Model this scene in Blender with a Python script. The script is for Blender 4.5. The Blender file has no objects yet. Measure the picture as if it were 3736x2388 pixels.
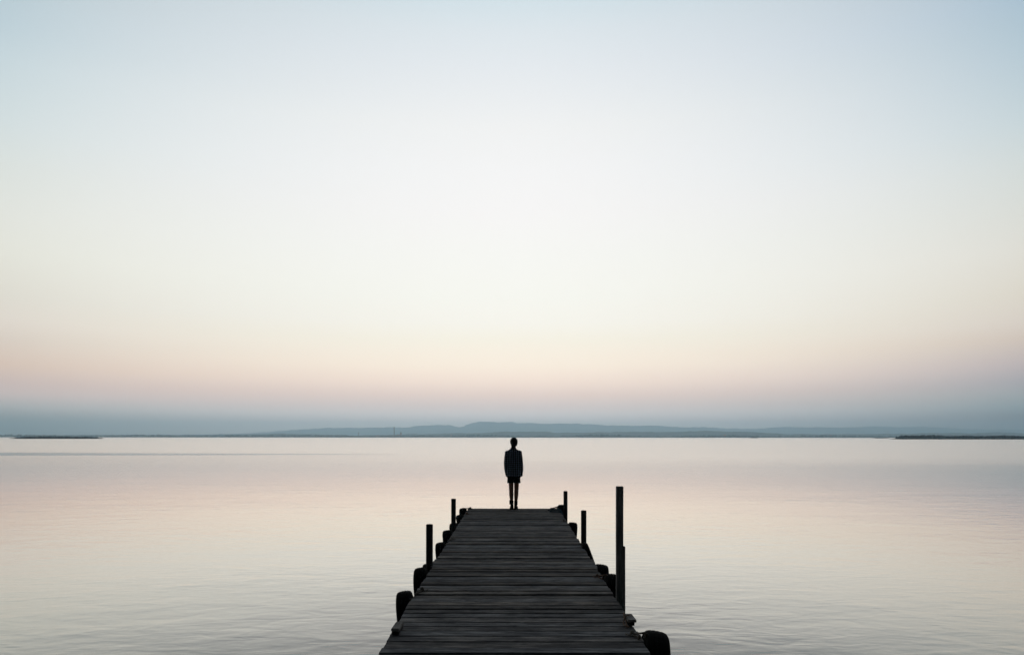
import bpy, bmesh, math, random
from mathutils import Vector, Matrix, noise

random.seed(7)
S = bpy.context.scene
COL = S.collection

# ------------------------------------------------------------------ camera
DECK = 0.90                      # deck top above the water
EYE = DECK + 1.62
cam_d = bpy.data.cameras.new('camera')
cam = bpy.data.objects.new('camera', cam_d)
COL.objects.link(cam)
cam.location = (0, 0, EYE)
cam_d.sensor_width = 36.0
cam_d.lens = 24.0
cam_d.shift_y = 0.1068
cam_d.clip_start = 0.05
cam_d.clip_end = 60000
cam.matrix_world = (Matrix.Translation((0, 0, EYE)) @ Matrix.Rotation(0.0012, 4, 'Z')
                    @ Matrix.Rotation(math.radians(90), 4, 'X') @ Matrix.Rotation(math.radians(0.035), 4, 'Z'))
S.camera = cam
S.view_settings.view_transform = 'Standard'
S.view_settings.look = 'None'
S.view_settings.exposure = 0
S.view_settings.gamma = 1
S.cycles.use_denoising = True
S.cycles.volume_bounces = 2
S.cycles.max_bounces = 8
S.cycles.sample_clamp_indirect = 6

# ------------------------------------------------------------------ dusk sky
def srgb(*c):
    return tuple((v/12.92 if v <= .04045 else ((v+.055)/1.055)**2.4) for v in (x/255 for x in c))

# radiance by sine of elevation: in the middle of the glow, and well to its sides
SKY_MID = [
    (0.0000, (1.293, 1.055, 0.969)),
    (0.0303, (1.293, 1.055, 0.969)),
    (0.0446, (1.151, 0.869, 0.766)),
    (0.0601, (1.202, 0.866, 0.714)),
    (0.0787, (1.293, 0.983, 0.787)),
    (0.1033, (1.287, 1.065, 0.849)),
    (0.1398, (1.143, 1.042, 0.865)),
    (0.1638, (1.112, 1.050, 0.934)),
    (0.1994, (1.071, 1.039, 0.947)),
    (0.2568, (1.036, 1.012, 0.954)),
    (0.3116, (1.015, 0.984, 0.960)),
    (0.3635, (0.982, 0.965, 0.952)),
    (0.4122, (0.940, 0.935, 0.922)),
    (0.4791, (0.825, 0.858, 0.884)),
    (0.5098, (0.768, 0.825, 0.859)),
    (0.5356, (0.695, 0.790, 0.837)),
    (0.6200, (0.431, 0.490, 0.519)),
    (0.7200, (0.229, 0.261, 0.276)),
    (0.8500, (0.104, 0.119, 0.126)),
    (1.0000, (0.050, 0.080, 0.130)),
]
SKY_LEFT = [
    (0.0000, (0.169, 0.111, 0.041)),
    (0.0111, (0.169, 0.111, 0.041)),
    (0.0340, (0.709, 0.622, 0.562)),
    (0.0492, (0.910, 0.676, 0.601)),
    (0.0644, (0.875, 0.624, 0.530)),
    (0.0846, (0.926, 0.668, 0.511)),
    (0.1147, (0.876, 0.727, 0.599)),
    (0.1346, (0.906, 0.793, 0.677)),
    (0.1641, (0.864, 0.802, 0.688)),
    (0.2123, (0.877, 0.854, 0.752)),
    (0.2591, (0.836, 0.837, 0.769)),
    (0.3040, (0.770, 0.802, 0.760)),
    (0.3471, (0.701, 0.770, 0.769)),
    (0.4077, (0.604, 0.703, 0.738)),
    (0.4361, (0.542, 0.653, 0.703)),
    (0.4605, (0.511, 0.622, 0.675)),
    (0.6200, (0.317, 0.386, 0.418)),
    (0.7200, (0.169, 0.205, 0.223)),
    (0.8500, (0.077, 0.093, 0.101)),
    (1.0000, (0.050, 0.080, 0.130)),
]
SKY_RIGHT = [
    (0.0000, (0.150, 0.029, 0.020)),
    (0.0162, (0.150, 0.029, 0.020)),
    (0.0340, (0.346, 0.378, 0.367)),
    (0.0493, (0.472, 0.456, 0.435)),
    (0.0645, (0.519, 0.448, 0.450)),
    (0.0848, (0.662, 0.526, 0.498)),
    (0.1149, (0.794, 0.636, 0.519)),
    (0.1349, (0.844, 0.728, 0.619)),
    (0.1644, (0.842, 0.760, 0.636)),
    (0.2128, (0.839, 0.797, 0.708)),
    (0.2596, (0.772, 0.773, 0.716)),
    (0.3046, (0.707, 0.747, 0.725)),
    (0.3477, (0.617, 0.702, 0.727)),
    (0.4083, (0.505, 0.616, 0.685)),
    (0.4368, (0.455, 0.576, 0.657)),
    (0.4612, (0.420, 0.544, 0.644)),
    (0.6200, (0.261, 0.337, 0.399)),
    (0.7200, (0.139, 0.180, 0.213)),
    (0.8500, (0.063, 0.082, 0.097)),
    (1.0000, (0.050, 0.080, 0.130)),
]
#CALIB
W = bpy.data.worlds.new('World')
S.world = W
W.use_nodes = True
nt = W.node_tree
nt.nodes.clear()
def N(t, kind, **kw):
    n = t.nodes.new(kind)
    for k, v in kw.items():
        setattr(n, k, v)
    return n
def setin(n, **kw):
    for k, v in kw.items():
        n.inputs[k.replace('_', ' ')].default_value = v
def math_n(t, op, a=None, b=None, c=None, clamp=False):
    n = N(t, 'ShaderNodeMath', operation=op, use_clamp=clamp)
    for i, v in enumerate((a, b, c)):
        if v is None:
            continue
        if isinstance(v, (int, float)):
            n.inputs[i].default_value = v
        else:
            t.links.new(v, n.inputs[i])
    return n.outputs[0]
def maprange(t, v, a, b, c, d, smooth=False):
    n = N(t, 'ShaderNodeMapRange')
    if smooth:
        n.interpolation_type = 'SMOOTHSTEP'
    t.links.new(v, n.inputs[0])
    for i, x in enumerate((a, b, c, d)):
        n.inputs[i+1].default_value = x
    return n.outputs[0]
def ramp(t, fac, stops, interp='LINEAR'):
    n = N(t, 'ShaderNodeValToRGB')
    cr = n.color_ramp
    cr.interpolation = interp
    while len(cr.elements) < len(stops):
        cr.elements.new(1.0)
    for e, (p, c) in zip(cr.elements, stops):
        e.position = p
    for e, (p, c) in zip(cr.elements, stops):
        e.color = (*c, 1) if len(c) == 3 else c
    t.links.new(fac, n.inputs[0])
    return n.outputs[0]
def mix_col(t, fac, a, b, blend='MIX'):
    n = N(t, 'ShaderNodeMix', data_type='RGBA', blend_type=blend)
    for i, v in ((0, fac), (6, a), (7, b)):
        if isinstance(v, (int, float)):
            n.inputs[i].default_value = v
        elif isinstance(v, tuple):
            n.inputs[i].default_value = (*v, 1)
        else:
            t.links.new(v, n.inputs[i])
    return n.outputs[2]

tc = N(nt, 'ShaderNodeTexCoord')
sep = N(nt, 'ShaderNodeSeparateXYZ')
nt.links.new(tc.outputs['Generated'], sep.inputs[0])
sx, sy, sz = sep.outputs
mid = ramp(nt, sz, SKY_MID)
left = ramp(nt, sz, SKY_LEFT)
right = ramp(nt, sz, SKY_RIGHT)
side = mix_col(nt, maprange(nt, sx, -.05, .05, 0, 1), left, right)
ysafe = math_n(nt, 'MAXIMUM', sy, 0.25)
ax = math_n(nt, 'DIVIDE', sx, ysafe)
t_az = math_n(nt, 'MULTIPLY', ax, 1/0.75)
t_az = math_n(nt, 'POWER', math_n(nt, 'ABSOLUTE', t_az), 1.7)
t_az = math_n(nt, 'MINIMUM', t_az, 1.0)
glow = mix_col(nt, t_az, mid, side)
# beyond the sides the glow dies away
fade = maprange(nt, sy, 0.0, 0.62, 0.0, 1.0, True)
sky = N(nt, 'ShaderNodeTexSky', sky_type='NISHITA')
sky.sun_disc = False
sky.sun_elevation = math.radians(1.0)
sky.sun_rotation = 0.0
sky_dim = mix_col(nt, 1.0, sky.outputs[0], (0.02, 0.02, 0.02), 'MULTIPLY')
total = mix_col(nt, fade, sky_dim, glow)
bg = N(nt, 'ShaderNodeBackground')
bg.inputs[1].default_value = 1.0
nt.links.new(total, bg.inputs[0])
wo = N(nt, 'ShaderNodeOutputWorld')
nt.links.new(bg.outputs[0], wo.inputs[0])
W.cycles.sampling_method = 'MANUAL'
W.cycles.sample_map_resolution = 512

# ------------------------------------------------------------------ helpers
def new_mat(name, base=(.5, .5, .5), rough=.7, spec=.3):
    m = bpy.data.materials.new(name)
    m.use_nodes = True
    b = m.node_tree.nodes['Principled BSDF']
    b.inputs['Base Color'].default_value = (*base, 1)
    b.inputs['Roughness'].default_value = rough
    b.inputs['Specular IOR Level'].default_value = spec
    return m, m.node_tree, b

def add_bump(t, b, height, dist=0.01, strength=1.0):
    n = N(t, 'ShaderNodeBump')
    n.inputs['Strength'].default_value = strength
    n.inputs['Distance'].default_value = dist
    t.links.new(height, n.inputs['Height'])
    t.links.new(n.outputs[0], b.inputs['Normal'])

def noise_n(t, coord, scale, detail=4, rough=.55, vec=None, dist=0.0):
    n = N(t, 'ShaderNodeTexNoise')
    n.inputs['Scale'].default_value = scale
    n.inputs['Detail'].default_value = detail
    n.inputs['Roughness'].default_value = rough
    n.inputs['Distortion'].default_value = dist
    src = coord
    if vec:
        mp = N(t, 'ShaderNodeMapping')
        mp.inputs['Scale'].default_value = vec
        t.links.new(coord, mp.inputs[0])
        src = mp.outputs[0]
    t.links.new(src, n.inputs['Vector'])
    return n.outputs[0]

def obj(name, bm, mat, parent=None, smooth=False, label=None, cat=None, group=None, kind=None):
    me = bpy.data.meshes.new(name)
    if isinstance(bm, bmesh.types.BMesh):
        bm.to_mesh(me)
        bm.free()
    else:
        me = bm
    if smooth:
        for p in me.polygons:
            p.use_smooth = True
    o = bpy.data.objects.new(name, me)
    COL.objects.link(o)
    if mat:
        me.materials.clear()
        me.materials.append(mat)
    if parent:
        o.parent = parent
    return tag(o, label, cat, group, kind)

def tag(o, label=None, cat=None, group=None, kind=None):
    for k, v in (('label', label), ('category', cat), ('group', group), ('kind', kind)):
        if v:
            o[k] = v
    return o

def thing(name, loc, label, cat, group=None):
    o = bpy.data.objects.new(name, None)
    o.empty_display_size = .2
    COL.objects.link(o)
    o.location = loc
    return tag(o, label, cat, group)

def box(bm, x0, x1, y0, y1, z0, z1, m=None):
    vs = [bm.verts.new((x, y, z)) for x in (x0, x1) for y in (y0, y1) for z in (z0, z1)]
    if m:
        for v in vs:
            v.co = m @ v.co
    f = [(0, 1, 3, 2), (4, 6, 7, 5), (0, 4, 5, 1), (2, 3, 7, 6), (0, 2, 6, 4), (1, 5, 7, 3)]
    return [bm.faces.new([vs[i] for i in q]) for q in f]

def rings(bm, rs, cap=True):
    """skin a list of rings (lists of points of equal length)"""
    vr = [[bm.verts.new(p) for p in r] for r in rs]
    n = len(vr[0])
    for a, b in zip(vr, vr[1:]):
        for i in range(n):
            bm.faces.new((a[i], a[(i+1) % n], b[(i+1) % n], b[i]))
    if cap:
        bm.faces.new(vr[0][::-1])
        bm.faces.new(vr[-1])

def loft(bm, path, n=20, cap=True, power=2.0):
    """path: (x, y, z, rx, ry) rings facing along the path; ellipse widths rx (left-right) and ry (front-back)"""
    pts = [Vector(p[:3]) for p in path]
    out = []
    for i, p in enumerate(path):
        a = pts[max(i-1, 0)]
        b = pts[min(i+1, len(pts)-1)]
        t = (b-a).normalized()
        ref = Vector((0, 1, 0)) if abs(t.y) < .9 else Vector((0, 0, 1))
        u = ref.cross(t).normalized()          # left-right
        v = t.cross(u).normalized()
        r = []
        for k in range(n):
            an = 2*math.pi*k/n
            c, s = math.cos(an), math.sin(an)
            c2 = math.copysign(abs(c)**(2/power), c)
            s2 = math.copysign(abs(s)**(2/power), s)
            r.append(pts[i] + u*(p[3]*c2) + v*(p[4]*s2))
        out.append(r)
    rings(bm, out, cap)

def tube(bm, pts, r, n=8):
    pts = [Vector(p) for p in pts]
    # smooth the polyline (Catmull-Rom)
    q = []
    for i in range(len(pts)-1):
        p0, p1, p2, p3 = pts[max(i-1, 0)], pts[i], pts[i+1], pts[min(i+2, len(pts)-1)]
        for k in range(5):
            t = k/5
            q.append(.5*((2*p1)+(p2-p0)*t+(2*p0-5*p1+4*p2-p3)*t*t+(3*p1-p0-3*p2+p3)*t**3))
    q.append(pts[-1])
    out = []
    up = None
    for i, p in enumerate(q):
        t = (q[min(i+1, len(q)-1)]-q[max(i-1, 0)]).normalized()
        if up is None:
            up = Vector((0, 0, 1)) if abs(t.z) < .9 else Vector((1, 0, 0))
        u = up.cross(t).normalized()
        up = t.cross(u).normalized()
        rr = r*(1+.12*math.sin(i*2.4))          # the lay of the strands
        out.append([p+u*rr*math.cos(2*math.pi*k/n)+up*rr*math.sin(2*math.pi*k/n) for k in range(n)])
    rings(bm, out)

def ball(bm, c, r, seg=24, rg=16, m=None):
    mat = Matrix.Translation(c) @ (m or Matrix()) @ Matrix.Diagonal((*r, 1))
    bmesh.ops.create_uvsphere(bm, u_segments=seg, v_segments=rg, radius=1, matrix=mat)

def remeshed(name, bm, voxel, smooth_it=0, extra=None):
    """one continuous watertight skin over overlapping volumes"""
    me = bpy.data.meshes.new(name+'_tmp')
    bm.to_mesh(me)
    bm.free()
    o = bpy.data.objects.new(name+'_tmp', me)
    COL.objects.link(o)
    md = o.modifiers.new('r', 'REMESH')
    md.mode = 'VOXEL'
    md.voxel_size = voxel
    if smooth_it:
        ms = o.modifiers.new('s', 'SMOOTH')
        ms.iterations = smooth_it
        ms.factor = .5
    dg = bpy.context.evaluated_depsgraph_get()
    dg.update()
    out = bpy.data.meshes.new_from_object(o.evaluated_get(dg))
    out.name = name
    bpy.data.objects.remove(o)
    bpy.data.meshes.remove(me)
    if extra:
        for v in out.vertices:
            v.co = extra(v.co)
    return out

# ------------------------------------------------------------------ materials
def make_wood(name, c_dark, c_light, axis, random_tone=True, rough=.9):
    m, t, b = new_mat(name, c_light, rough, .12)
    g = N(t, 'ShaderNodeNewGeometry')
    co = N(t, 'ShaderNodeTexCoord').outputs['Object']
    stretch = {'X': (1.2, 14, 14), 'Y': (14, 1.2, 14), 'Z': (14, 14, 1.2)}[axis]
    if random_tone:
        off = N(t, 'ShaderNodeVectorMath', operation='ADD')
        cmb = N(t, 'ShaderNodeCombineXYZ')
        k = math_n(t, 'MULTIPLY', g.outputs['Random Per Island'], 37.0)
        t.links.new(k, cmb.inputs[0]); t.links.new(k, cmb.inputs[2])
        t.links.new(co, off.inputs[0]); t.links.new(cmb.outputs[0], off.inputs[1])
        co = off.outputs[0]
    grain = noise_n(t, co, 3.0, 8, .7, stretch, .6)
    fine = noise_n(t, co, 14.0, 4, .7, stretch)
    blot = noise_n(t, co, 2.3, 5, .6, (1, 2.5, 1) if axis == 'X' else (1, 1, 1))
    f = maprange(t, grain, .38, .62, 0, 1)
    f = math_n(t, 'MULTIPLY', f, maprange(t, blot, .36, .60, .25, 1.0))
    light = c_light
    if random_tone:     # some boards browner, some greyer
        hue = math_n(t, 'FRACT', math_n(t, 'MULTIPLY', g.outputs['Random Per Island'], 17.3))
        light = mix_col(t, hue, (.42, .345, .29), (.345, .34, .355))
    col = mix_col(t, f, c_dark, light)
    col = mix_col(t, maprange(t, fine, .52, .72, 0, .55), col, tuple(v*.35 for v in c_dark))
    if random_tone:
        tone = maprange(t, g.outputs['Random Per Island'], 0, 1, .75, 1.45)
        cc = N(t, 'ShaderNodeCombineXYZ')
        for i in range(3):
            t.links.new(tone, cc.inputs[i])
        col = mix_col(t, 1.0, col, cc.outputs[0], 'MULTIPLY')
    t.links.new(col, b.inputs['Base Color'])
    hgt = math_n(t, 'ADD', grain, math_n(t, 'MULTIPLY', fine, .5))
    add_bump(t, b, hgt, .006, .9)
    return m

M_BOARD = make_wood('weathered_board', (.046, .048, .056), (.40, .37, .35), 'X')
M_TIMBER = make_wood('dark_timber', (.03, .03, .032), (.07, .068, .065), 'Y', False)
M_POST = make_wood('post_wood', (.03, .032, .034), (.12, .12, .115), 'Z', False)
M_SQUARE = make_wood('square_post_wood', (.14, .14, .14), (.42, .40, .39), 'Z', False)
M_CLEAT = make_wood('cleat_wood', (.14, .125, .12), (.50, .46, .44), 'Y', False)

M_RUBBER, t, b = new_mat('tyre_rubber', (.02, .02, .021), .9, .04)
co = N(t, 'ShaderNodeTexCoord').outputs['Object']
n1 = noise_n(t, co, 9, 5)
t.links.new(ramp(t, n1, [(.35, (.006, .006, .007)), (.7, (.014, .014, .014))]), b.inputs['Base Color'])
add_bump(t, b, noise_n(t, co, 60, 3), .002, .6)

def rope_mat(name, col):
    m, t, b = new_mat(name, col, .9, .1)
    co = N(t, 'ShaderNodeTexCoord').outputs['Object']
    n1 = noise_n(t, co, 90, 3)
    t.links.new(mix_col(t, maprange(t, n1, .35, .65, 0, 1), tuple(v*.45 for v in col), col), b.inputs['Base Color'])
    add_bump(t, b, n1, .003, 1)
    return m
M_ROPE = rope_mat('pale_rope', (.36, .32, .28))
M_ROPE_DARK = rope_mat('weathered_rope', (.16, .14, .12))
M_ROPE_PINK = rope_mat('faded_orange_rope', (.32, .20, .15))
M_ROPE_BLUE = rope_mat('blue_rope', (.03, .10, .14))
M_IRON, t, b = new_mat('rusty_iron', (.12, .06, .04), .8, .3)

# ------------------------------------------------------------------ water
def make_water():
    m = bpy.data.materials.new('lake_water')
    m.use_nodes = True
    t = m.node_tree
    t.nodes.clear()
    geo = N(t, 'ShaderNodeNewGeometry')
    pos = geo.outputs['Position']
    sp = N(t, 'ShaderNodeSeparateXYZ')
    t.links.new(pos, sp.inputs[0])
    # breeze patches: the far water is ruffled, the near water lies nearly calm
    warp = noise_n(t, pos, .016, 5, .62, (.30, 1, 1))
    along = math_n(t, 'ADD', sp.outputs[1], math_n(t, 'MULTIPLY', math_n(t, 'SUBTRACT', warp, .5), 90))
    along = math_n(t, 'ADD', along, maprange(t, sp.outputs[0], -45, 5, -6, 18, True))
    rough_far = maprange(t, along, 52, 128, 0, 1, True)
    streak = noise_n(t, pos, .02, 4, .6, (.12, 1, 1))
    rough_far = math_n(t, 'MULTIPLY', rough_far, maprange(t, streak, .3, .7, .8, 1.1))
    base_r = maprange(t, sp.outputs[1], 8, 70, .03, .14)
    rough = math_n(t, 'ADD', base_r, math_n(t, 'MULTIPLY', rough_far, .055))
    # a glassy slick lies across the left of the lake, tapering towards the pier
    wob = math_n(t, 'MULTIPLY', math_n(t, 'SUBTRACT', noise_n(t, pos, .05, 3, .5), .5), 5.0)
    off = math_n(t, 'ABSOLUTE', math_n(t, 'SUBTRACT', math_n(t, 'ADD', sp.outputs[1], wob), 98.0))
    half = maprange(t, sp.outputs[0], -78, -12, 8.5, .6)
    edge_ = math_n(t, 'DIVIDE', off, half)
    slick = maprange(t, edge_, .7, 1.5, 1, 0, True)
    slick = math_n(t, 'MULTIPLY', slick, maprange(t, sp.outputs[0], -25, -4, 1, 0))
    rough = math_n(t, 'MULTIPLY', rough, maprange(t, slick, 0, 1, 1.0, .55))
    # ripples: three sizes, isotropic in plan
    mp = N(t, 'ShaderNodeMapping')
    mp.inputs['Scale'].default_value = (.55, 1, 1)
    mp.inputs['Rotation'].default_value = (0, 0, math.radians(4))
    t.links.new(pos, mp.inputs[0])
    c = mp.outputs[0]
    r1 = noise_n(t, c, 1.35, 2, .5, dist=.5)
    r2 = noise_n(t, c, 3.4, 2, .5, dist=.4)
    r3 = noise_n(t, c, 7.0, 2, .5)
    h = math_n(t, 'ADD', math_n(t, 'MULTIPLY', r1, .0145), math_n(t, 'MULTIPLY', r2, .0085))
    h = math_n(t, 'ADD', h, math_n(t, 'MULTIPLY', r3, .0016))
    patch = maprange(t, noise_n(t, pos, .16, 3, .6, (.5, 1, 1)), .35, .62, .35, 1.0)
    calm = maprange(t, sp.outputs[1], 9, 45, 1.0, .42)
    h = math_n(t, 'MULTIPLY', math_n(t, 'MULTIPLY', h, patch), calm)
    bp = N(t, 'ShaderNodeBump')
    bp.inputs['Strength'].default_value = 1
    bp.inputs['Distance'].default_value = 1
    t.links.new(h, bp.inputs['Height'])
    gl = N(t, 'ShaderNodeBsdfGlossy', distribution='MULTI_GGX')
    gl.inputs['Color'].default_value = (1.0, .962, .932, 1)
    t.links.new(rough, gl.inputs['Roughness'])
    t.links.new(bp.outputs[0], gl.inputs['Normal'])
    df = N(t, 'ShaderNodeBsdfDiffuse')
    df.inputs['Color'].default_value = (.025, .165, .18, 1)
    lw = N(t, 'ShaderNodeLayerWeight')
    lw.inputs['Blend'].default_value = .5
    t.links.new(bp.outputs[0], lw.inputs['Normal'])
    fac = ramp(t, lw.outputs['Facing'], [(p, (v, v, v)) for p, v in ((0, .02), (.5, .06), (.6, .17), (.7, .285), (.765, .53), (.83, .76), (.9, .91), (1, 1))])
    mx = N(t, 'ShaderNodeMixShader')
    t.links.new(fac, mx.inputs[0])
    t.links.new(df.outputs[0], mx.inputs[1])
    t.links.new(gl.outputs[0], mx.inputs[2])
    out = N(t, 'ShaderNodeOutputMaterial')
    t.links.new(mx.outputs[0], out.inputs[0])
    return m
bm = bmesh.new()
vs = [bm.verts.new(p) for p in ((-12900, -1400, 0), (12900, -1400, 0), (12900, 3000, 0), (-12900, 3000, 0))]
bm.faces.new(vs)
obj('water', bm, make_water(), kind='structure')

# ------------------------------------------------------------------ far land and hills
M_LAND, t, b = new_mat('far_land', (.06, .07, .045), .95, .1)
co = N(t, 'ShaderNodeTexCoord').outputs['Object']
t.links.new(ramp(t, noise_n(t, co, .004, 6), [(.35, (.035, .045, .03)), (.7, (.09, .09, .06))]), b.inputs['Base Color'])
M_HILL, t, b = new_mat('scrub_hillside', (.06, .07, .045), .95, .1)
co = N(t, 'ShaderNodeTexCoord').outputs['Object']
t.links.new(ramp(t, noise_n(t, co, .006, 8), [(.35, (.03, .04, .025)), (.7, (.10, .095, .07))]), b.inputs['Base Color'])

bm = bmesh.new()
prev = None
nx = 160
for i in range(nx+1):
    x = -12800+25600*i/nx
    y0 = 2900+60*noise.noise(Vector((x*.0009, 3, 0)))
    row = [bm.verts.new((x, y0, -.5)), bm.verts.new((x, y0+3, 1.6)), bm.verts.new((x, y0+600, 3)), bm.verts.new((x, 12450, 4))]
    if prev:
        for a in range(3):
            bm.faces.new((prev[a], row[a], row[a+1], prev[a+1]))
    prev = row
obj('far_shore_ground', bm, M_LAND, kind='structure')

F = 2491.0
def interp(tab, x):
    if x <= tab[0][0]:
        return tab[0][1]
    for (a, b_), (c_, d_) in zip(tab, tab[1:]):
        if x <= c_:
            return b_+(d_-b_)*(x-a)/(c_-a)
    return tab[-1][1]
# the skyline of each range, as (bearing, elevation) in thousandths, surveyed from the pier
def survey(pts):
    return [((x-1871)/F, (1593-y)/F) for x, y in pts]
RANGE_FAR = survey([(-1200, 1590), (0, 1589), (700, 1586), (900, 1580), (1000, 1574), (1070, 1568), (1130, 1564), (1200, 1560), (1300, 1560.5), (1400, 1559.6),
    (1413, 1558), (1440, 1557), (1470, 1559.5), (1500, 1556), (1520, 1552), (1580, 1550), (1640, 1549.5), (1655, 1554),
    (1672, 1557.5), (1690, 1555.5), (1710, 1546), (1735, 1540), (1748, 1536), (1760, 1536.5), (1780, 1539), (1800, 1537.5),
    (1822, 1540), (1860, 1538), (1885, 1542), (1930, 1541.5), (1985, 1545), (2020, 1545), (2050, 1543.5), (2110, 1544),
    (2160, 1547), (2200, 1551), (2270, 1550), (2310, 1553), (2330, 1552), (2390, 1551), (2440, 1555), (2500, 1557),
    (2545, 1556), (2600, 1557), (2650, 1562), (2700, 1563), (2760, 1562), (2800, 1560), (2830, 1556.5), (2900, 1557),
    (2950, 1558), (2980, 1556), (3068, 1559), (3140, 1555), (3180, 1553.5), (3230, 1554), (3290, 1557), (3355, 1554),
    (3400, 1557), (3500, 1561), (3570, 1564), (3736, 1565), (4400, 1570), (5000, 1578)])
RANGE_NEAR = survey([(-1200, 1589), (0, 1588), (600, 1586), (900, 1584), (1050, 1582), (1180, 1585), (1280, 1588), (1400, 1586), (1560, 1582),
    (1650, 1580), (1760, 1579), (1830, 1574.5), (1900, 1573), (2000, 1575), (2030, 1578), (2100, 1577), (2200, 1576), (2300, 1574.5), (2400, 1574),
    (2450, 1575), (2560, 1570.5), (2600, 1571), (2700, 1573), (2780, 1577), (2850, 1582), (3000, 1583), (3100, 1582),
    (3300, 1580), (3420, 1577), (3560, 1579), (3640, 1575), (3736, 1579), (5000, 1584)])
def hill_range(name, dist, tab, depth, step, jitter, seed):
    bm = bmesh.new()
    cols = []
    x = tab[0][0]*dist
    xe = min(tab[-1][0]*dist, 12500)
    x = max(x, -12500)
    while x < xe:
        ridge_h = interp(tab, x/dist)*dist+EYE
        ridge_h += jitter*(noise.noise(Vector((x*.012, seed, 0)))+.6*noise.noise(Vector((x*.04, seed, 2))))
        ridge_h = max(ridge_h, 4)
        col = []
        for k in range(11):
            u = k/10*2-1
            prof = (math.cos(u*math.pi)*.5+.5)
            if prof < 1:
                prof *= .8+.5*noise.noise(Vector((x*.0022, u*2.2, seed)))
            y = dist+u*depth
            if k == 5:
                prof = 1
            else:
                prof = min(prof, .93)
            col.append(bm.verts.new((x, y, ridge_h*max(prof, 0)+.2*(k not in (0, 10)))))
        cols.append(col)
        x += step
    for a, c in zip(cols, cols[1:]):
        for k in range(10):
            bm.faces.new((a[k], c[k], c[k+1], a[k+1]))
    return obj(name, bm, M_HILL, smooth=True, kind='structure')
hill_range('hills', 11000, RANGE_FAR, 1200, 26, 11.0, 1.7)
hill_range('low_hills', 4650, RANGE_NEAR, 700, 13, 4.0, 8.3)

M_TREES, t, b = new_mat('far_foliage', (.04, .06, .035), .95, .1)
co = N(t, 'ShaderNodeTexCoord').outputs['Object']
t.links.new(ramp(t, noise_n(t, co, .12, 3), [(.35, (.014, .022, .012)), (.7, (.04, .05, .028))]), b.inputs['Base Color'])
def clump(bm, x, y, z, r, h, rng):
    """one irregular bush: a low dome of a few lumpy faces"""
    n = 6
    a0 = rng.random()*6
    levels = [(0, 1.0), (.45, 1.05), (.8, .7)]
    rs = []
    for (zz, rr) in levels:
        rs.append([bm.verts.new((x+math.cos(a0+6.283*k/n)*r*rr*rng.uniform(.7, 1.25),
                                 y+math.sin(a0+6.283*k/n)*r*rr*rng.uniform(.7, 1.25),
                                 z+h*zz*rng.uniform(.85, 1.15))) for k in range(n)])
    top = bm.verts.new((x+rng.uniform(-.3, .3)*r, y, z+h*rng.uniform(.9, 1.15)))
    for a, c in zip(rs, rs[1:]):
        for k in range(n):
            bm.faces.new((a[k], a[(k+1) % n], c[(k+1) % n], c[k]))
    for k in range(n):
        bm.faces.new((rs[-1][k], rs[-1][(k+1) % n], top))
rng = random.Random(3)
bm = bmesh.new()
x = -3400
while x < 3400:
    y0 = 2908+60*noise.noise(Vector((x*.0009, 3, 0)))
    tall = 5+6.5*max(0, noise.noise(Vector((x*.004, 0, 9)))+.35)+4*max(0, noise.noise(Vector((x*.03, 4, 9))))
    clump(bm, x, y0+rng.uniform(8, 60), 1.2, rng.uniform(3, 8), 1.0*tall*rng.uniform(.6, 1.2), rng)
    x += rng.uniform(1.8, 4.5)
obj('shoreline_woods', bm, M_TREES, kind='stuff', label='thin dark line of trees all along the far shore under the blue hills', cat='woods')

# reed and bush islets that lie nearer than the far shore
M_REED, t, b = new_mat('reeds', (.04, .05, .03), .95, .1)
co = N(t, 'ShaderNodeTexCoord').outputs['Object']
t.links.new(ramp(t, noise_n(t, co, .4, 4), [(.35, (.006, .010, .006)), (.7, (.018, .022, .012))]), b.inputs['Base Color'])
def islet(name, d, heights, label, seed, density=.5):
    rng = random.Random(seed)
    bm = bmesh.new()
    tab = [((x-1871)/F*d, h) for x, h in heights]
    x, xe = tab[0][0], tab[-1][0]
    # a low mud bank
    prev = None
    k = 0
    while True:
        xx = min(x+k*6, xe)
        wd = 14*min(1, (xx-x)/25+.05, (xe-xx)/25+.05)
        row = [bm.verts.new((xx, d-wd*.5, -.2)), bm.verts.new((xx, d-wd*.35, .25)), bm.verts.new((xx, d+wd, .3)), bm.verts.new((xx, d+wd*1.2, -.2))]
        if prev:
            for a in range(3):
                bm.faces.new((prev[a], row[a], row[a+1], prev[a+1]))
        prev = row
        if xx >= xe:
            break
        k += 1
    while x < xe:
        h = interp(tab, x)/F*d
        for q in range(2):
            hh = h*rng.uniform(.72, 1.0)*(1 if q else .8)
            clump(bm, x+rng.uniform(-1, 1), d+rng.uniform(0, 9), .1, rng.uniform(.8, 2.2), max(hh, .4), rng)
        for q in range(4):   # single stalks break the top edge
            xx, yy = x+rng.uniform(-1, 1), d+rng.uniform(0, 8)
            hh = h*rng.uniform(.85, 1.22)
            a = rng.random()*3
            w = .06
            dx, dy = math.cos(a)*w, math.sin(a)*w
            lean = rng.uniform(-.3, .3)
            v = [bm.verts.new((xx-dx, yy-dy, 0)), bm.verts.new((xx+dx, yy+dy, 0)), bm.verts.new((xx+lean, yy, hh))]
            bm.faces.new(v)
        x += density
    return obj(name, bm, M_REED, kind='stuff', label=label, cat='reed bed')
islet('reed_bed', 850, [(3262, 1), (3280, 4), (3290, 14), (3306, 17), (3345, 15), (3390, 17), (3430, 16), (3450, 11), (3520, 14), (3600, 13), (3680, 15), (3736, 13), (4100, 12), (4300, 3)],
      'long dark bank of tall reeds on the water at the right edge', 5)
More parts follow.
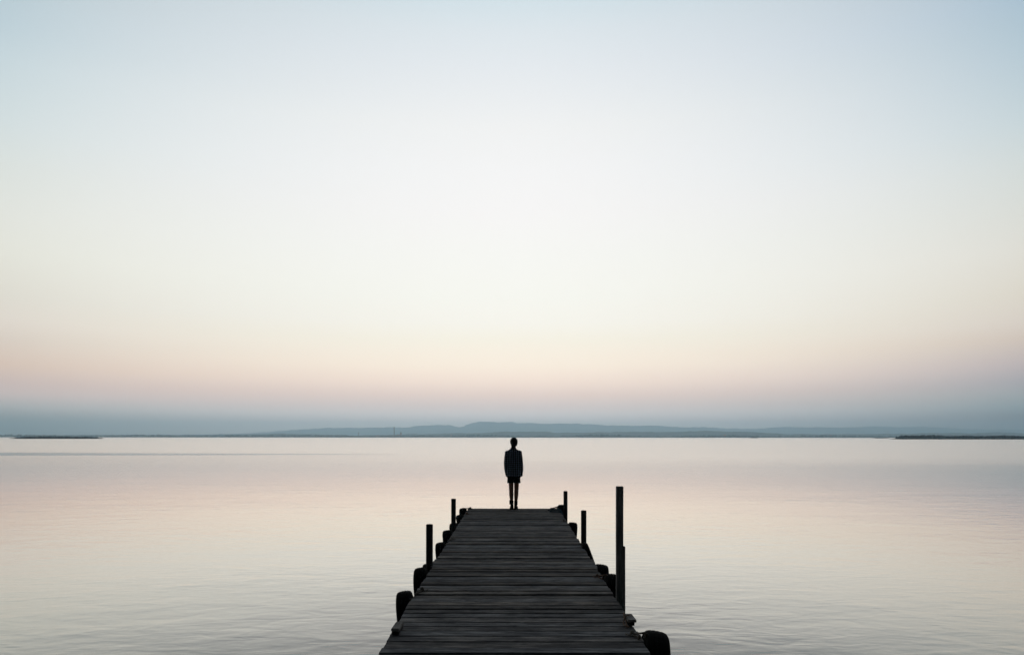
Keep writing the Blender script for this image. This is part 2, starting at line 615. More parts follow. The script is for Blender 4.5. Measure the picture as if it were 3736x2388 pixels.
islet('reed_bed', 850, [(35, 1), (60, 6), (130, 9), (230, 8.5), (330, 7), (352, 3), (362, .5)],
      'low dark strip of reeds on the water at the left end', 6)
islet('reed_bed', 1500, [(3192, .5), (3205, 2.2), (3230, 2), (3245, .5)],
      'tiny low reed islet just left of the long dark bank', 9)
islet('reed_bed', 1900, [(2738, .5), (2748, 4), (2760, 3.5), (2768, .5)],
      'tiny dark reed tuft under the right part of the hills', 10)

# buildings on the far shore
M_PLASTER, t, b = new_mat('pale_plaster', (.55, .50, .46), .9, .1)
M_ROOF, t, b = new_mat('clay_roof', (.35, .13, .08), .9, .1)
M_CONC, t, b = new_mat('chimney_concrete', (.26, .26, .27), .9, .1)
M_STEEL, t, b = new_mat('mast_steel', (.16, .16, .17), .8, .2)
M_WIN, t, b = new_mat('window_glass', (.03, .035, .04), .3, .5)
M_ORANGE_LIGHT, t, b = new_mat('orange_light_wall', (.62, .28, .16), .9, .1)  # orange lights on the far shore, put into the wall colour
SHORE = 2980
def house(px, w, h, wall, label, dx=12, y=SHORE, roof=True):
    x = (px-1871)/F*y
    w, h, dx = w*.66, h*.66, dx*.66
    r = thing('house', (x, y, 2), label, 'house', 'small buildings along the far shore')
    bm = bmesh.new()
    box(bm, -w/2, w/2, 0, dx, 0, h)
    obj('wall', bm, wall, r)
    bm = bmesh.new()
    rh = h*.3
    p = [(-w/2-.5, -.5, h), (w/2+.5, -.5, h), (w/2+.5, dx+.5, h), (-w/2-.5, dx+.5, h), (-w/2, dx/2, h+rh), (w/2, dx/2, h+rh)]
    v = [bm.verts.new(q) for q in p]
    for f in ((0, 1, 5, 4), (2, 3, 4, 5), (0, 4, 3), (1, 2, 5), (0, 3, 2, 1)):
        bm.faces.new([v[i] for i in f])
    obj('roof', bm, M_ROOF, r)
    return r
house(1376, 26, 9, M_PLASTER, 'low grey building on the far shore left of the tall chimney')
house(1452, 16, 13, M_PLASTER, 'pale building at the foot of the tall factory chimney')
house(1462, 10, 20, M_PLASTER, 'narrow pale block just right of the tall factory chimney')
house(1646, 12, 11, M_PLASTER, 'small pale house on the shore below the saddle of the hills')
house(2634, 16, 10, M_ORANGE_LIGHT, 'house with orange light in its wall colour, left one of the close pair right of the tall post')
house(2645, 12, 14, M_ORANGE_LIGHT, 'taller house with orange light in its wall colour, right one of the close pair right of the tall post')
house(3032, 12, 12, M_ORANGE_LIGHT, 'lone house with orange light in its wall colour on shore left of the dark reed bank')
house(560, 26, 9, M_PLASTER, 'wide pale building on the left far shore beside a mast')
house(575, 12, 13, M_PLASTER, 'tall pale block behind the wide building on the left far shore')

r = thing('factory_chimney', ((1435-1871)/F*SHORE, SHORE+20, 2), 'tall thin chimney rising from the far shore under the hills', 'chimney')
bm = bmesh.new()
rings(bm, [[(rr*math.cos(k*math.pi/6), rr*math.sin(k*math.pi/6), z) for k in range(12)] for z, rr in ((0, 2.4), (14, 2.0), (43, 1.5), (43.6, 1.8), (45, 1.8), (45.1, 1.3))])
obj('stack', bm, M_CONC, r, True)
bm = bmesh.new()
box(bm, -6, 6, -3, 5, 0, 6)
obj('base_building', bm, M_PLASTER, r)
def lattice(px, h, label):
    h *= .66
    r = thing('lattice_mast', ((px-1871)/F*SHORE, SHORE+30, 2), label, 'mast')
    bm = bmesh.new()
    for sx_ in (-1, 1):
        for sy_ in (-1, 1):
            rings(bm, [[(sx_*2.2*(1-f)+.4*math.cos(k*1.57)+0, sy_*2.2*(1-f)+.4*math.sin(k*1.57), h*f) for k in range(4)] for f in (0, .5, 1)])
    for q in range(1, 9):
        s_ = 2.2*(1-q/9)
        box(bm, -s_-.3, s_+.3, -s_-.2, -s_+.2, h*q/9, h*q/9+.5)
        box(bm, -s_-.3, s_+.3, s_-.2, s_+.2, h*q/9, h*q/9+.5)
    obj('frame', bm, M_STEEL, r)
    bm = bmesh.new()
    box(bm, -5, 5, -.4, .4, h*.78, h*.81)
    obj('crossarm', bm, M_STEEL, r)
lattice(1458, 38, 'thin lattice mast close right of the tall factory chimney')
lattice(1302, 34, 'thin lattice mast far left of the tall factory chimney')
lattice(566, 20, 'thin lattice mast on the left far shore')

# ------------------------------------------------------------------ haze
hz = bpy.data.materials.new('haze_air')
hz.use_nodes = True
t = hz.node_tree
t.nodes.clear()
pv = N(t, 'ShaderNodeVolumePrincipled')
pv.inputs['Color'].default_value = (.58, .83, 1.0, 1)
pv.inputs['Density'].default_value = 1.8e-4
pv.inputs['Anisotropy'].default_value = 0.82
out = N(t, 'ShaderNodeOutputMaterial')
t.links.new(pv.outputs[0], out.inputs['Volume'])
bm = bmesh.new()
box(bm, -13000, 13000, -1500, 12600, -1.0, 262)
bmesh.ops.recalc_face_normals(bm, faces=bm.faces)
obj('haze', bm, hz, kind='stuff')

# ------------------------------------------------------------------ pier
XL, XR = -1.007, 1.035
END = 15.56
pier = thing('pier', (0, 0, 0), 'dark weathered wooden plank pier running straight out over the lake', 'pier')
bm = bmesh.new()
rng = random.Random(11)
y = END
PITCH = .155
boards = []
while y > -3.2:
    w = PITCH*rng.uniform(.88, 1.06)
    gap = rng.uniform(.009, .022)
    # two boards have shrunk apart and leave an open slot
    if abs(y-9.10) < PITCH*.55:
        gap = .045
    if abs(y-8.42) < PITCH*.55:
        gap = .032
    boards.append((y-w, y-gap))
    y -= w
for bi, (ya, yb) in enumerate(boards):
    xl = XL-rng.uniform(-.006, .009)
    xr = XR+rng.uniform(-.006, .009)
    if 8.5 < ya < 9.0:
        xr += .02; xl -= .03
    if rng.random() < .08:
        xl += .014
    if rng.random() < .08:
        xr -= .014
    dz = rng.uniform(-.006, .006)
    tilt = rng.uniform(-.022, .022)         # cupping: one long edge stands proud
    yaw = rng.uniform(-.002, .002)
    seg = 14
    th = .034
    be = .0065
    prof = [(ya, -th), (ya, -be), (ya+be, 0), ((ya+yb)/2, -.0015), (yb-be, 0), (yb, -be), (yb, -th)]
    rs = []
    sd = rng.random()*50
    for s in range(seg+1):
        x = xl+(xr-xl)*s/seg
        wob = .0022*noise.noise(Vector((x*1.7, sd, 0)))
        ey = .0035*noise.noise(Vector((x*3.1, sd, 5)))
        ring = []
        for (py, pz) in prof:
            edge = ey if py > (ya+yb)/2 else -ey*.7
            ring.append((x, py+edge+yaw*x, DECK+pz+dz+wob+tilt*(py-(ya+yb)/2)))
        rs.append(ring)
    rings(bm, rs)
decking = obj('decking', bm, M_BOARD, pier)
def timber(name, x0, x1, y0, y1, z0, z1, parent=pier, mat=M_TIMBER):
    bm = bmesh.new()
    box(bm, x0, x1, y0, y1, z0, z1)
    bmesh.ops.bevel(bm, geom=bm.edges[:], offset=.006, segments=1, affect='EDGES')
    return obj(name, bm, mat, parent)
for x0 in (XL+.03, -.05, XR-.13):
    timber('stringer', x0, x0+.10, -3.1, END-.02, DECK-.205, DECK-.044)
def round_pole(bm, x, y, z0, z1, r, seed, lean=(0, 0), chamfer=.006):
    rs = []
    nseg = 14
    hs = [z0+(z1-z0)*k/nseg for k in range(nseg+1)]
    hs = hs[:-1]+[z1-chamfer, z1-.0001]
    for i, z in enumerate(hs):
        rr = r if i < len(hs)-1 else r-chamfer
        ring = []
        for k in range(20):
            a = 2*math.pi*k/20
            q = rr*(1+.035*noise.noise(Vector((math.cos(a)*1.3, math.sin(a)*1.3+seed, z*1.6))))
            ring.append((x+q*math.cos(a)+lean[0]*(z-z0), y+q*math.sin(a)+lean[1]*(z-z0), z))
        rs.append(ring)
    rings(bm, rs)
for k, yy in enumerate((1.0, 3.6, 6.2, 8.9, 11.6, 15.3)):
    timber('crossbeam', XL+.015, XR-.02, yy-.07, yy+.07, DECK-.365, DECK-.207)
    for xx in (XL+.14, XR-.15):
        bm = bmesh.new()
        round_pole(bm, xx, yy, -1.8, DECK-.37, .075, k+xx)
        obj('pile', bm, M_POST, pier, True)

# mooring posts beside the deck
def post(x, d, top, r, label, lean=(0, 0)):
    bm = bmesh.new()
    round_pole(bm, 0, 0, -1.8-DECK, top, r, d, lean)
    o = obj('mooring_post', bm, M_POST, None, True, label, 'post', 'round mooring posts along the pier edges')
    o.location = (x, d, DECK)
    return o
post(XL-.045, 8.62, .518, .0437, 'round wooden post at the left edge of the pier, nearer of the two there')
post(XL-.043, 12.10, .526, .042, 'round wooden post at the left edge of the pier, farther of the two there')
post(XR+.045, 13.99, .514, .042, 'thin round post at the far right corner of the pier')
post(XR+.045, 10.40, .503, .042, 'round post on the right edge of the pier, middle one standing alone')
post(XR+.092, 7.10, .485, .0437, 'round post mostly hidden close behind the tall square post')
bm = bmesh.new()
rs = []
for i, z in enumerate([-1.8-DECK+k*(1.126+1.8+DECK-.004)/16 for k in range(17)]+[1.126]):
    h = .0338 if i < 17 else .031
    o_ = .0012*noise.noise(Vector((z*2, 1, 0)))
    c_ = .005
    rs.append([(px+o_, py, z) for px, py in ((-h+c_, -h), (h-c_, -h), (h, -h+c_), (h, h-c_), (h-c_, h), (-h+c_, h), (-h, h-c_), (-h, -h+c_))])
rings(bm, rs)
o = obj('tall_post', bm, M_SQUARE, None, False, 'tall square grey post, the tallest one at the right edge of the pier', 'post')
o.location = (XR+.0365, 6.85, DECK)

# ------------------------------------------------------------------ tyre fenders
def tyre_mesh(R, w, rim, seed):
    bm = bmesh.new()
    hw = w/2
    # outer surface from bead to bead, then the hollow inside
    prof = [(-hw*.55, rim), (-hw*.86, rim+.02), (-hw, rim+(R-rim)*.45), (-hw*.985, R-.060), (-hw*.91, R-.030), (-hw*.76, R-.011),
            (-hw*.48, R-.003), (-hw*.40, R-.002), (-hw*.34, R-.009), (-hw*.28, R-.001), (-hw*.06, R), (0, R-.008), (hw*.06, R), (hw*.28, R-.001),
            (hw*.34, R-.009), (hw*.40, R-.002), (hw*.48, R-.003), (hw*.76, R-.011), (hw*.91, R-.030), (hw*.985, R-.060), (hw, rim+(R-rim)*.45), (hw*.86, rim+.02), (hw*.55, rim),
            (hw*.5, rim+.004), (hw*.78, rim+.035), (hw*.88, rim+(R-rim)*.5), (hw*.7, R-.035), (0, R-.022), (-hw*.7, R-.035), (-hw*.88, rim+(R-rim)*.5), (-hw*.78, rim+.035), (-hw*.5, rim+.004)]
    n = 96
    grid = []
    for k in range(n):
        a = 2*math.pi*k/n
        sag = 1+.012*noise.noise(Vector((math.cos(a), math.sin(a), seed)))
        ring = []
        for i, (x, r) in enumerate(prof):
            rr = r*sag
            if 9 <= i <= 13 and k % 3 == 0 and i != 11:
                rr -= .003
            ring.append(bm.verts.new((x, rr*math.sin(a), rr*math.cos(a))))
        grid.append(ring)
    m = len(prof)
    for k in range(n):
        a, b_ = grid[k], grid[(k+1) % n]
        for i in range(m):
            bm.faces.new((a[i], a[(i+1) % m], b_[(i+1) % m], b_[i]))
    bmesh.ops.recalc_face_normals(bm, faces=bm.faces)
    return bm
# side, depth, outer reach, top height, R, width, tilt (deg about the pier's length), yaw, label
TYRES = [
 (-1, 7.13, 0.180, 0.010, 0.300, 0.175, -7, 6.6, 'big black tyre nearest on the left edge of the pier, above the timber block'),
 (-1, 8.33, 0.175, 0.028, 0.290, 0.170, -6, 3.6, 'black tyre on the left edge, just in front of the nearer round post'),
 (-1, 9.10, 0.168, -0.060, 0.270, 0.170, -8, 7.2, 'black tyre half hidden behind the nearer left round post'),
 (-1, 10.75, 0.175, -0.035, 0.290, 0.168, -9, 3, 'black tyre on the left edge midway between the two round posts'),
 (-1, 11.75, 0.183, 0.018, 0.290, 0.190, -5, 6, 'black tyre just in front of the farther left round post'),
 (-1, 13.05, 0.183, -0.020, 0.280, 0.190, -6, 4.8, 'black tyre half hidden behind the farther left round post'),
 (-1, 14.65, 0.176, -0.040, 0.270, 0.180, -10, 6.6, 'small black tyre second from the far left corner of the pier'),
 (-1, 15.35, 0.170, 0.028, 0.280, 0.175, -7, 3, 'black tyre at the far left corner of the pier'),
 (1, 15.30, 0.158, 0.105, 0.280, 0.210, 4, -1.8, 'black tyre standing proud at the far right corner behind the thin post'),
 (1, 13.07, 0.178, -0.010, 0.290, 0.182, 6, -3.6, 'black tyre on the right edge between thin far post and middle post'),
 (1, 10.06, 0.160, 0.075, 0.290, 0.105, -20, -4, 'narrow tilted black tyre beside the middle right round post'),
 (1, 8.90, 0.186, -0.036, 0.290, 0.195, 7, -4.8, 'black tyre on the right edge between middle post and tall square post'),
 (1, 7.78, 0.178, 0.060, 0.300, 0.190, 5, -3, 'black tyre just behind the tall square post on the right'),
 (1, 5.50, 0.185, 0.055, 0.320, 0.205, 8, -5.4, 'largest nearest black tyre at the bottom right edge of the pier'),
]
for i, (sd, d, reach, top, R, w, tilt, yaw, lab) in enumerate(TYRES):
    edge = XL if sd < 0 else XR
    o = obj('tyre', tyre_mesh(R, w, R*.58, i*3.1), M_RUBBER, None, True, lab, 'tyre', 'tyre fenders hung along the pier edges')
    o.location = (edge+sd*(reach-w/2+.003), d, DECK+top-R)
    o.rotation_euler = (random.random()*6, 0, 0)
    o.rotation_euler = (Matrix.Rotation(math.radians(yaw), 3, 'Z') @ Matrix.Rotation(math.radians(tilt), 3, 'Y') @ Matrix.Rotation(random.random()*6, 3, 'X')).to_euler()

# ropes that tie the tyres to the deck edge
def rope(k, dy, label, mat=M_ROPE, r=.007, ang=14):
    """a rope wound round tyre k's carcass, tied off in a small knot on the boards"""
    sd, d, reach, top, R, w = TYRES[k][:6]
    edge = XL if sd < 0 else XR
    rg = random.Random(k*7+1)
    j = lambda a: rg.uniform(-a, a)
    cx, cz = edge+sd*(reach-w/2+.003), DECK+top-R
    a = math.radians(ang)
    def P(x, rad):          # a point of the tyre's cross-section at that angle, towards the land end
        return (x, d-math.sin(a)*rad, cz+math.cos(a)*rad)
    hw = w/2+r*.8
    bm = bmesh.new()
    kx, ky = edge-sd*.055, d+dy
    ins = P(cx-sd*hw*.85, R-.002)
    hole = P(cx-sd*hw*.55, R-.001)
    # over the inner shoulder, in through a hole in the tread, out by the bead and back up to the deck
    tube(bm, [(kx, ky, DECK+.014), (edge-sd*.02, (ky+ins[1])/2, DECK+.012+max(top, 0)*.4), ins, hole, P(cx-sd*hw*.5, R-.05),
              P(cx-sd*hw*.6, R*.62), P(cx-sd*(hw+.002), R-.09), P(cx-sd*hw*.98, R-.02), (edge-sd*.012, ins[1]+.02, DECK+.010), (kx, ky-.02, DECK+.011)], r)
    pts = []
    for q in range(13):
        b_ = q*1.3
        rr = .015+.005*math.sin(q*2.3)
        pts.append((kx+rr*math.cos(b_), ky+rr*1.2*math.sin(b_), DECK+.012+.007*(q % 4)))
    tube(bm, pts, r*.9)
    tube(bm, [(kx, ky, DECK+.015), (kx-sd*.03, ky-.02+j(.02), DECK+.011), (kx-sd*.055, ky+.02+j(.03), DECK+.009)], r*.6)
    tube(bm, [(kx, ky, DECK+.02), (kx-sd*.005, ky-.03, DECK+.011), (kx+sd*.02, ky-.06+j(.02), DECK+.009)], r*.6)
    return obj('rope', bm, mat, None, True, label, 'rope', 'ropes tying the tyres to the pier')
rope(0, .05, 'rope wound round the big nearest left tyre', M_ROPE_DARK, .008, 32)
rope(3, .03, 'rope round the left tyre midway between the two round posts', M_ROPE, .008, 24)
rope(6, -.35, 'faded orange rope knot on the left edge near the far end', M_ROPE_PINK, .009)
rope(7, .02, 'pale rope knot on the far left corner of the deck', M_ROPE, .011)
rope(9, .0, 'rope over the right tyre beyond the middle right post', M_ROPE, .009, 20)
rope(12, .10, 'frayed rope knot on the right edge behind the tall square post', M_ROPE_PINK, .007, 6)
rope(13, .08, 'pale rope knot beside the nearest bottom right tyre', M_ROPE, .008, 6)
# blue rope bundle at the far right corner
bm = bmesh.new()
rg = random.Random(4)
for q in range(5):
    y0 = 14.5+q*.16
    tube(bm, [(XR-.22+rg.uniform(-.05, .05)+.0*q, y0+.2, DECK+.014), (XR-.10, y0+.10, DECK+.02+.006*q), (XR-.02+rg.uniform(-.02, .03), y0-.02, DECK+.025+.004*q),
              (XR+.035, y0-.12, DECK-.02), (XR+.05, y0-.22, DECK-.10)], .008)
obj('rope', bm, M_ROPE_BLUE, None, True, 'blue rope bundle draped over the far right corner of the deck', 'rope')
bm = bmesh.new()
tube(bm, [(XR-.19, 15.42, DECK+.012), (XR-.12, 15.42, DECK+.02), (XR-.05, 15.38, DECK+.045), (XR-.015, 15.34, DECK+.06), (XR+.02, 15.33, DECK+.04)], .010)
tube(bm, [(XR-.16, 15.36, DECK+.012), (XR-.10, 15.33, DECK+.03), (XR-.03, 15.30, DECK+.05), (XR-.005, 15.28, DECK+.02)], .010)
obj('rope', bm, M_ROPE, None, True, 'pale rope tied off at the far right corner of the deck', 'rope')

# timber cleat blocks
def cleat(x0, x1, y0, y1, label, over=0):
    r = thing('timber_block', ((x0+x1)/2, (y0+y1)/2, DECK), label, 'timber block', 'timber blocks on the deck edge')
    hx, hy = (x1-x0)/2, (y1-y0)/2
    bm = bmesh.new()
    box(bm, -hx+.005, hx-.004-over, -hy+.006, hy-.004, .003, .030)
    bmesh.ops.bevel(bm, geom=bm.edges[:], offset=.003, segments=1, affect='EDGES')
    obj('base_block', bm, M_TIMBER, r)
    bm = bmesh.new()
    box(bm, -hx, hx, -hy, hy, .031, .056)
    bmesh.ops.bevel(bm, geom=bm.edges[:], offset=.005, segments=2, affect='EDGES')
    obj('top_board', bm, M_CLEAT, r)
    return r
cleat(-.993, -.925, 5.575, 5.790, 'small timber block on the left deck edge beside the nearest tyre').rotation_euler = (0, 0, -.02)
cleat(.987, 1.060, 5.85, 6.06, 'small timber block jutting over the right deck edge near the bottom', .012).rotation_euler = (0, 0, .02)
bm = bmesh.new()
tube(bm, [(.985, 6.05, DECK+.062), (.975, 5.98, DECK+.05), (.978, 5.90, DECK+.03), (.972, 5.82, DECK+.016), (.985, 5.78, DECK+.014)], .006)
tube(bm, [(1.02, 5.98, DECK+.064), (.99, 5.95, DECK+.064), (.965, 5.93, DECK+.03), (.955, 5.87, DECK+.014), (.965, 5.80, DECK+.014)], .005)
obj('rope', bm, M_ROPE_PINK, None, True, 'thin orange cord frayed over the right timber block', 'rope')

# ------------------------------------------------------------------ the person on the end of the pier
PX, PY = .024, 15.33
person = thing('person', (PX, PY, DECK+.002), 'person seen from behind in checked shirt and dark shorts at the end of the pier', 'person')
M_SKIN, t, b = new_mat('skin', (.38, .19, .12), .6, .3)
M_HAIR, t, b = new_mat('dark_hair', (.012, .010, .009), .6, .3)
co = N(t, 'ShaderNodeTexCoord').outputs['Object']
add_bump(t, b, noise_n(t, co, 40, 3, .6, (3, 3, .3)), .004, .8)
M_SHORTS, t, b = new_mat('black_denim', (.012, .012, .014), .9, .1)
add_bump(t, b, noise_n(t, N(t, 'ShaderNodeTexCoord').outputs['Object'], 300, 2), .001, .6)
M_BOOT, t, b = new_mat('black_leather', (.010, .010, .010), .55, .3)
M_SOLE, t, b = new_mat('boot_sole', (.02, .018, .016), .9, .1)
M_SOCK, t, b = new_mat('dark_sock', (.02, .02, .022), .95, .05)

# checked cloth: pale-blue crossing lines on near black
M_PLAID, t, b = new_mat('checked_cloth', (.02, .02, .03), .95, .05)
co = N(t, 'ShaderNodeTexCoord').outputs['Object']
sp = N(t, 'ShaderNodeSeparateXYZ')
wv = N(t, 'ShaderNodeVectorMath', operation='ADD')
nn = N(t, 'ShaderNodeTexNoise'); nn.inputs['Scale'].default_value = 7
t.links.new(co, nn.inputs['Vector'])
sc_ = N(t, 'ShaderNodeVectorMath', operation='SCALE'); sc_.inputs['Scale'].default_value = .03
t.links.new(nn.outputs['Color'], sc_.inputs[0])
t.links.new(co, wv.inputs[0]); t.links.new(sc_.outputs[0], wv.inputs[1])
t.links.new(wv.outputs[0], sp.inputs[0])
def stripe(v, pitch, width, ph=0.0):
    f = math_n(t, 'FRACT', math_n(t, 'ADD', math_n(t, 'DIVIDE', v, pitch), ph))
    d = math_n(t, 'ABSOLUTE', math_n(t, 'SUBTRACT', f, .5))
    return maprange(t, d, width, width*.6, 0, 1)
vx = math_n(t, 'MAXIMUM', stripe(sp.outputs[0], .048, .20), math_n(t, 'MULTIPLY', stripe(sp.outputs[0], .048, .07, .5), .5))
vz = math_n(t, 'MAXIMUM', stripe(sp.outputs[2], .042, .22), math_n(t, 'MULTIPLY', stripe(sp.outputs[2], .042, .07, .5), .5))
both = math_n(t, 'ADD', math_n(t, 'MULTIPLY', vx, vz), math_n(t, 'MULTIPLY', math_n(t, 'ADD', vx, vz), .16), clamp=True)
t.links.new(mix_col(t, both, (.010, .010, .013), (.50, .58, .78)), b.inputs['Base Color'])

# skeleton points (metres; x right, y away from the camera, z up)
def arm_path(s):
    if s < 0:
        return [(-.148, 0, 1.262), (-.170, -.006, 1.170), (-.182, -.010, 1.030), (-.178, .010, .900), (-.163, .030, .780)]
    return [(.128, 0, 1.268), (.150, -.006, 1.175), (.166, -.012, 1.030), (.174, .008, .900), (.168, .030, .785)]
body = bmesh.new()
# torso and neck
loft(body, [(0, 0, .745, .125, .085), (0, 0, .80, .150, .105), (0, 0, .88, .148, .105), (0, .005, .97, .118, .086), (0, 0, 1.06, .120, .088),
            (-.004, -.005, 1.16, .134, .096), (-.008, -.008, 1.25, .136, .090), (-.012, -.006, 1.30, .108, .070), (-.012, .0, 1.335, .062, .056),
            (-.008, .006, 1.375, .050, .052), (-.004, .014, 1.43, .048, .052)], 28)
# head with jaw, brow, nose, lips, ears
HC = Vector((.004, .022, 1.500))
ball(body, HC, (.070, .088, .095))
ball(body, HC+Vector((0, .020, -.055)), (.054, .066, .058))
loft(body, [(HC.x, HC.y+.078, HC.z+.02, .008, .008), (HC.x, HC.y+.098, HC.z-.012, .012, .014), (HC.x, HC.y+.092, HC.z-.028, .016, .012), (HC.x, HC.y+.075, HC.z-.032, .012, .010)], 10)
for s in (-1, 1):
    ball(body, HC+Vector((s*.071, -.002, -.005)), (.010, .018, .032), 12, 8)
    ball(body, HC+Vector((s*.028, .076, .022)), (.020, .012, .008), 10, 8)
ball(body, HC+Vector((0, .082, -.055)), (.022, .010, .005), 12, 8)
ball(body, HC+Vector((0, .080, -.064)), (.019, .010, .006), 12, 8)
# arms
for s in (-1, 1):
    p = arm_path(s)
    rad = [(.040, .042), (.038, .040), (.034, .036), (.031, .032), (.023, .026)]
    loft(body, [(*a, *r) for a, r in zip(p, rad)], 18)
    ball(body, (p[0][0], 0, p[0][2]), (.039, .040, .038))
    w = Vector(p[-1])
    inn = -s
    # palm, then four unequal curled fingers and a thumb from the side of the palm
    loft(body, [(w.x, w.y, w.z+.01, .023, .026), (w.x+inn*.010, w.y+.008, w.z-.025, .016, .034), (w.x+inn*.020, w.y+.016, w.z-.062, .014, .038), (w.x+inn*.022, w.y+.018, w.z-.074, .010, .034)], 14)
    for k, (oy, ln) in enumerate(((.030, .062), (.012, .070), (-.006, .066), (-.023, .052))):
        b0 = w+Vector((inn*.022, .016+oy, -.066))
        a1 = b0+Vector((inn*.010, .002, -ln*.36))
        a2 = a1+Vector((inn*.020, .000, -ln*.12))
        a3 = a2+Vector((inn*.014, .000, ln*.12))
        loft(body, [(*b0, .0088, .0088), (*a1, .0084, .0084), (*a2, .0076, .0076), (*a3, .006, .006)], 10)
    t0 = w+Vector((inn*.018, .038, -.026))
    t1 = t0+Vector((inn*.012, .016, -.026))
    t2 = t1+Vector((inn*.008, .004, -.028))
    loft(body, [(*t0, .012, .012), (*t1, .010, .010), (*t2, .0075, .0075)], 10)
# legs and feet
LEG = {-1: [(-.066, .0, .80, .074, .085), (-.064, .004, .68, .064, .074), (-.062, .006, .56, .0545, .062), (-.059, .006, .45, .0500, .054), (-.058, -.004, .385, .0485, .054),
            (-.0560, -.014, .325, .0490, .057), (-.053, -.008, .25, .042, .047), (-.049, .0, .17, .031, .035), (-.044, -.004, .09, .028, .036), (-.041, -.006, .03, .027, .036)],
       1: [(.066, .0, .80, .074, .085), (.063, .004, .68, .064, .074), (.060, .006, .56, .0545, .062), (.057, .006, .45, .0500, .054), (.055, -.004, .385, .0490, .054),
            (.0535, -.014, .325, .0490, .057), (.050, -.008, .25, .042, .047), (.045, .0, .17, .032, .036), (.042, -.004, .09, .029, .037), (.041, -.006, .03, .028, .037)]}
for s in (-1, 1):
    loft(body, LEG[s], 22)
    fx = LEG[s][-1][0]
    loft(body, [(fx, -.030, .045, .024, .024), (fx, .02, .045, .030, .034), (fx+s*.006, .09, .034, .036, .024), (fx+s*.009, .15, .025, .036, .016), (fx+s*.008, .19, .020, .022, .011)], 16)
bmesh.ops.recalc_face_normals(body, faces=body.faces)
obj('body', remeshed('body', body, .0045, 3), M_SKIN, person, True)

M_EYE = new_mat('eye_white', (.6, .6, .58), .3, .5)[0]
for s in (-1, 1):
    bm = bmesh.new()
    ball(bm, HC+Vector((s*.028, .0735, .010)), (.012, .012, .0065), 16, 10)
    eye = obj('eye', bm, M_EYE, person, True)
    bm = bmesh.new()
    ball(bm, HC+Vector((s*.028, .0835, .010)), (.0052, .003, .0052), 12, 8)
    obj('iris', bm, M_HAIR, eye, True)

# shirt: body and sleeves in one cloth
sh = bmesh.new()
loft(sh, [(-.004, -.002, .735, .150, .130), (-.004, -.002, .80, .160, .136), (-.002, 0, .90, .158, .128), (0, 0, 1.00, .150, .112), (-.004, -.002, 1.10, .146, .110),
          (-.008, -.006, 1.20, .150, .108), (-.010, -.008, 1.265, .156, .100), (-.012, -.006, 1.30, .140, .084), (-.012, -.002, 1.332, .098, .070), (-.012, .002, 1.356, .064, .060),
          (-.012, .004, 1.372, .056, .056)], 32)
for s in (-1, 1):
    p = arm_path(s)
    ctl = [(.052, .056), (.046, .056), (.040, .052), (.038, .048), (.033, .040)]
    path = [(*a, *r) for a, r in zip(p, ctl)]
    ball(sh, (p[0][0]+s*.002, 0, p[0][2]), (.053, .056, .050))
    ball(sh, (p[0][0]*.72-.004, -.003, p[0][2]+.012), (.055, .062, .050))
    w = Vector(p[-1])
    path.append((w.x-s*.004, w.y+.006, w.z-.036, .033, .040))
    path.append((w.x-s*.006, w.y+.008, w.z-.046, .029, .036))
    loft(sh, path, 20)
bmesh.ops.recalc_face_normals(sh, faces=sh.faces)
def folds(c):
    n_ = noise.noise(Vector((c.x*9, c.y*9, c.z*5)))*.007+noise.noise(Vector((c.x*22, c.y*22, c.z*9+4)))*.0035
    # drag lines: cloth pulls diagonally from the shoulders to the hem
    n_ += .003*math.sin((c.z*22+c.x*30))*max(0, min(1, (1.2-c.z)*3))
    d = Vector((c.x*.25, c.y, 0))
    if d.length > 1e-4 and c.z < 1.33:
        d.normalize()
        return c+d*n_
    return c
obj('shirt', remeshed('shirt', sh, .006, 4, folds), M_PLAID, person, True)
# collar
bm = bmesh.new()
loft(bm, [(-.012, .003, 1.350, .066, .063), (-.012, .000, 1.368, .062, .062), (-.011, .000, 1.386, .056, .057), (-.011, .001, 1.388, .051, .052), (-.011, .002, 1.355, .051, .052)], 28, False)
obj('collar', bm, M_PLAID, person, True)

# shorts: two flaring legs joined above
bm = bmesh.new()
loft(bm, [(0, 0, .70, .146, .104), (0, 0, .76, .148, .106), (0, 0, .84, .145, .104), (0, 0, .90, .128, .092)], 28)
for s in (-1, 1):
    loft(bm, [(s*.077, .0, .588, .072, .088), (s*.077, .0, .596, .074, .090), (s*.075, .0, .66, .072, .094), (s*.070, 0, .74, .072, .096)], 24, power=2.6)
bmesh.ops.recalc_face_normals(bm, faces=bm.faces)
obj('shorts', remeshed('shorts', bm, .006, 2, lambda c: c+Vector((0, .003*noise.noise(c*14), .004*noise.noise(Vector((c.x*16, 2, c.y*16))) if c.z < .62 else 0))), M_SHORTS, person, True)

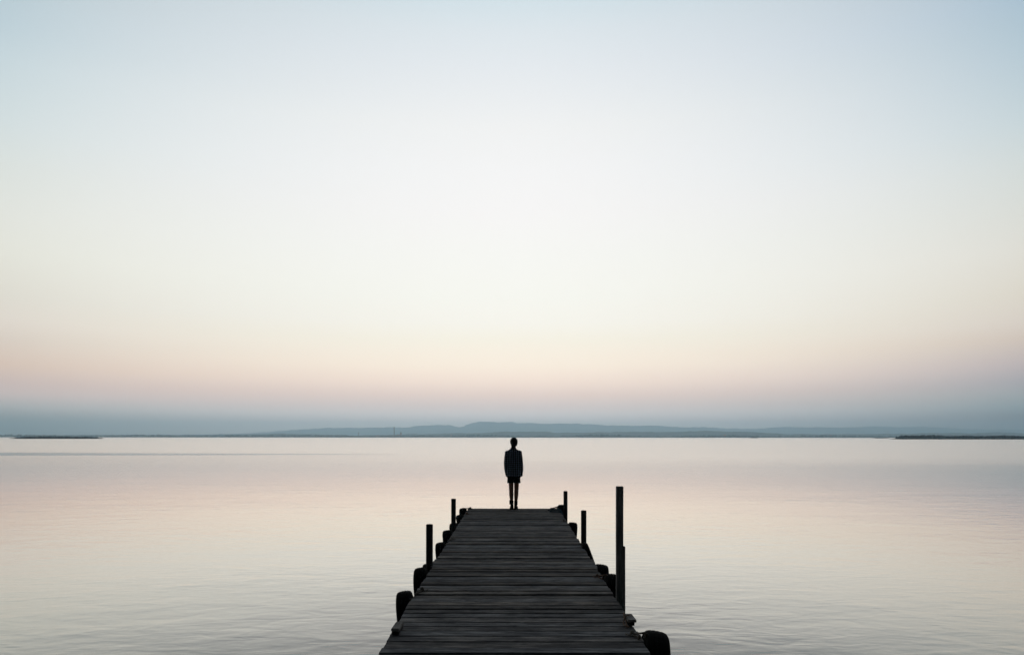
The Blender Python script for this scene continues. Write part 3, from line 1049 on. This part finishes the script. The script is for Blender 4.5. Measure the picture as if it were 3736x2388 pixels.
# boots with socks folded over them
for s in (-1, 1):
    fx = LEG[s][-1][0]
    bt = bmesh.new()
    wide = 1.08 if s < 0 else .90
    loft(bt, [(LEG[s][-3][0], .0, .172, .037, .042), (LEG[s][-3][0], -.002, .12, .036, .043), (fx, -.006, .075, .035, .045), (fx, -.006, .026, .037, .047)], 22)
    loft(bt, [(fx, -.044, .040, .026, .028), (fx, .0, .048, .034, .036), (fx+s*.004, .05, .050, .037, .034), (fx+s*.008, .11, .040, .042, .026), (fx+s*.012, .165, .034, .042, .022), (fx+s*.011, .205, .030, .032, .018), (fx+s*.010, .222, .028, .018, .010)], 20)
    bmesh.ops.recalc_face_normals(bt, faces=bt.faces)
    bo = obj('boot', remeshed('boot', bt, .004, 3), M_BOOT, person, True)
    sl = bmesh.new()
    out_ = [(-.052, .020), (-.03, .036), (.02, .037), (.07, .040), (.12, .046), (.17, .046), (.21, .034), (.232, .014)]
    left = [(fx-hw+s*max(0, yy)*.06, yy) for yy, hw in out_]
    right = [(fx+hw+s*max(0, yy)*.06, yy) for yy, hw in out_][::-1]
    loop = left+right
    rings(sl, [[(a, b_, z) for a, b_ in loop] for z in (0, .016)])
    obj('sole', sl, M_SOLE, bo)
    sk = bmesh.new()
    ax_ = LEG[s][-3][0]-(.006 if s < 0 else -.001)
    rz = 0 if s < 0 else -.012
    loft(sk, [(ax_, 0, .108+rz, .041*wide, .042), (ax_, 0, .122+rz, .0455*wide, .045), (ax_, 0, .150+rz, .0435*wide, .044), (ax_, 0, .178+rz, .0445*wide, .045), (ax_+.002, 0, .200+rz, .041*wide, .042), (ax_+.003, 0, .206+rz, .035, .040)], 24)
    obj('sock', remeshed('sock', sk, .004, 1, lambda c: c+Vector((.0025*noise.noise(c*45), .0025*noise.noise(c*45+Vector((3, 0, 0))), 0))), M_SOCK, person, True)

# hair: close to the head, gathered low at the nape, a loose strand on the right
hb = bmesh.new()
ball(hb, HC+Vector((-.003, -.012, .012)), (.086, .094, .099))
ball(hb, HC+Vector((.0, -.030, -.035)), (.075, .064, .070))
loft(hb, [(-.006, -.055, 1.45, .052, .036), (-.012, -.058, 1.415, .040, .030), (-.018, -.060, 1.385, .030, .024), (-.016, -.066, 1.35, .026, .020), (-.012, -.082, 1.31, .020, .015), (-.010, -.092, 1.27, .012, .010), (-.010, -.094, 1.245, .004, .004)], 16)
loft(hb, [(.060, -.02, 1.50, .016, .02), (.070, -.018, 1.46, .010, .014), (.062, -.018, 1.43, .006, .008), (.048, -.022, 1.405, .003, .003)], 10)
loft(hb, [(-.060, -.02, 1.49, .014, .02), (-.058, -.022, 1.44, .010, .016), (-.052, -.03, 1.40, .005, .006), (-.060, -.03, 1.375, .002, .002)], 10)
bmesh.ops.recalc_face_normals(hb, faces=hb.faces)
def cut_face(c):
    # keep the hair off the face: pull everything in front of the brow back into the head
    if c.y > HC.y+.045 and c.z < HC.z+.055:
        c = Vector((c.x*.8+HC.x*.2, HC.y+.045-(c.y-HC.y-.045)*.2, c.z))
    return c+Vector((noise.noise(Vector((c.x*60, c.y*60, c.z*12))), 0, noise.noise(Vector((c.x*50+9, c.y*60, c.z*12))))) * .0025
obj('hair', remeshed('hair', hb, .004, 3, cut_face), M_HAIR, person, True)
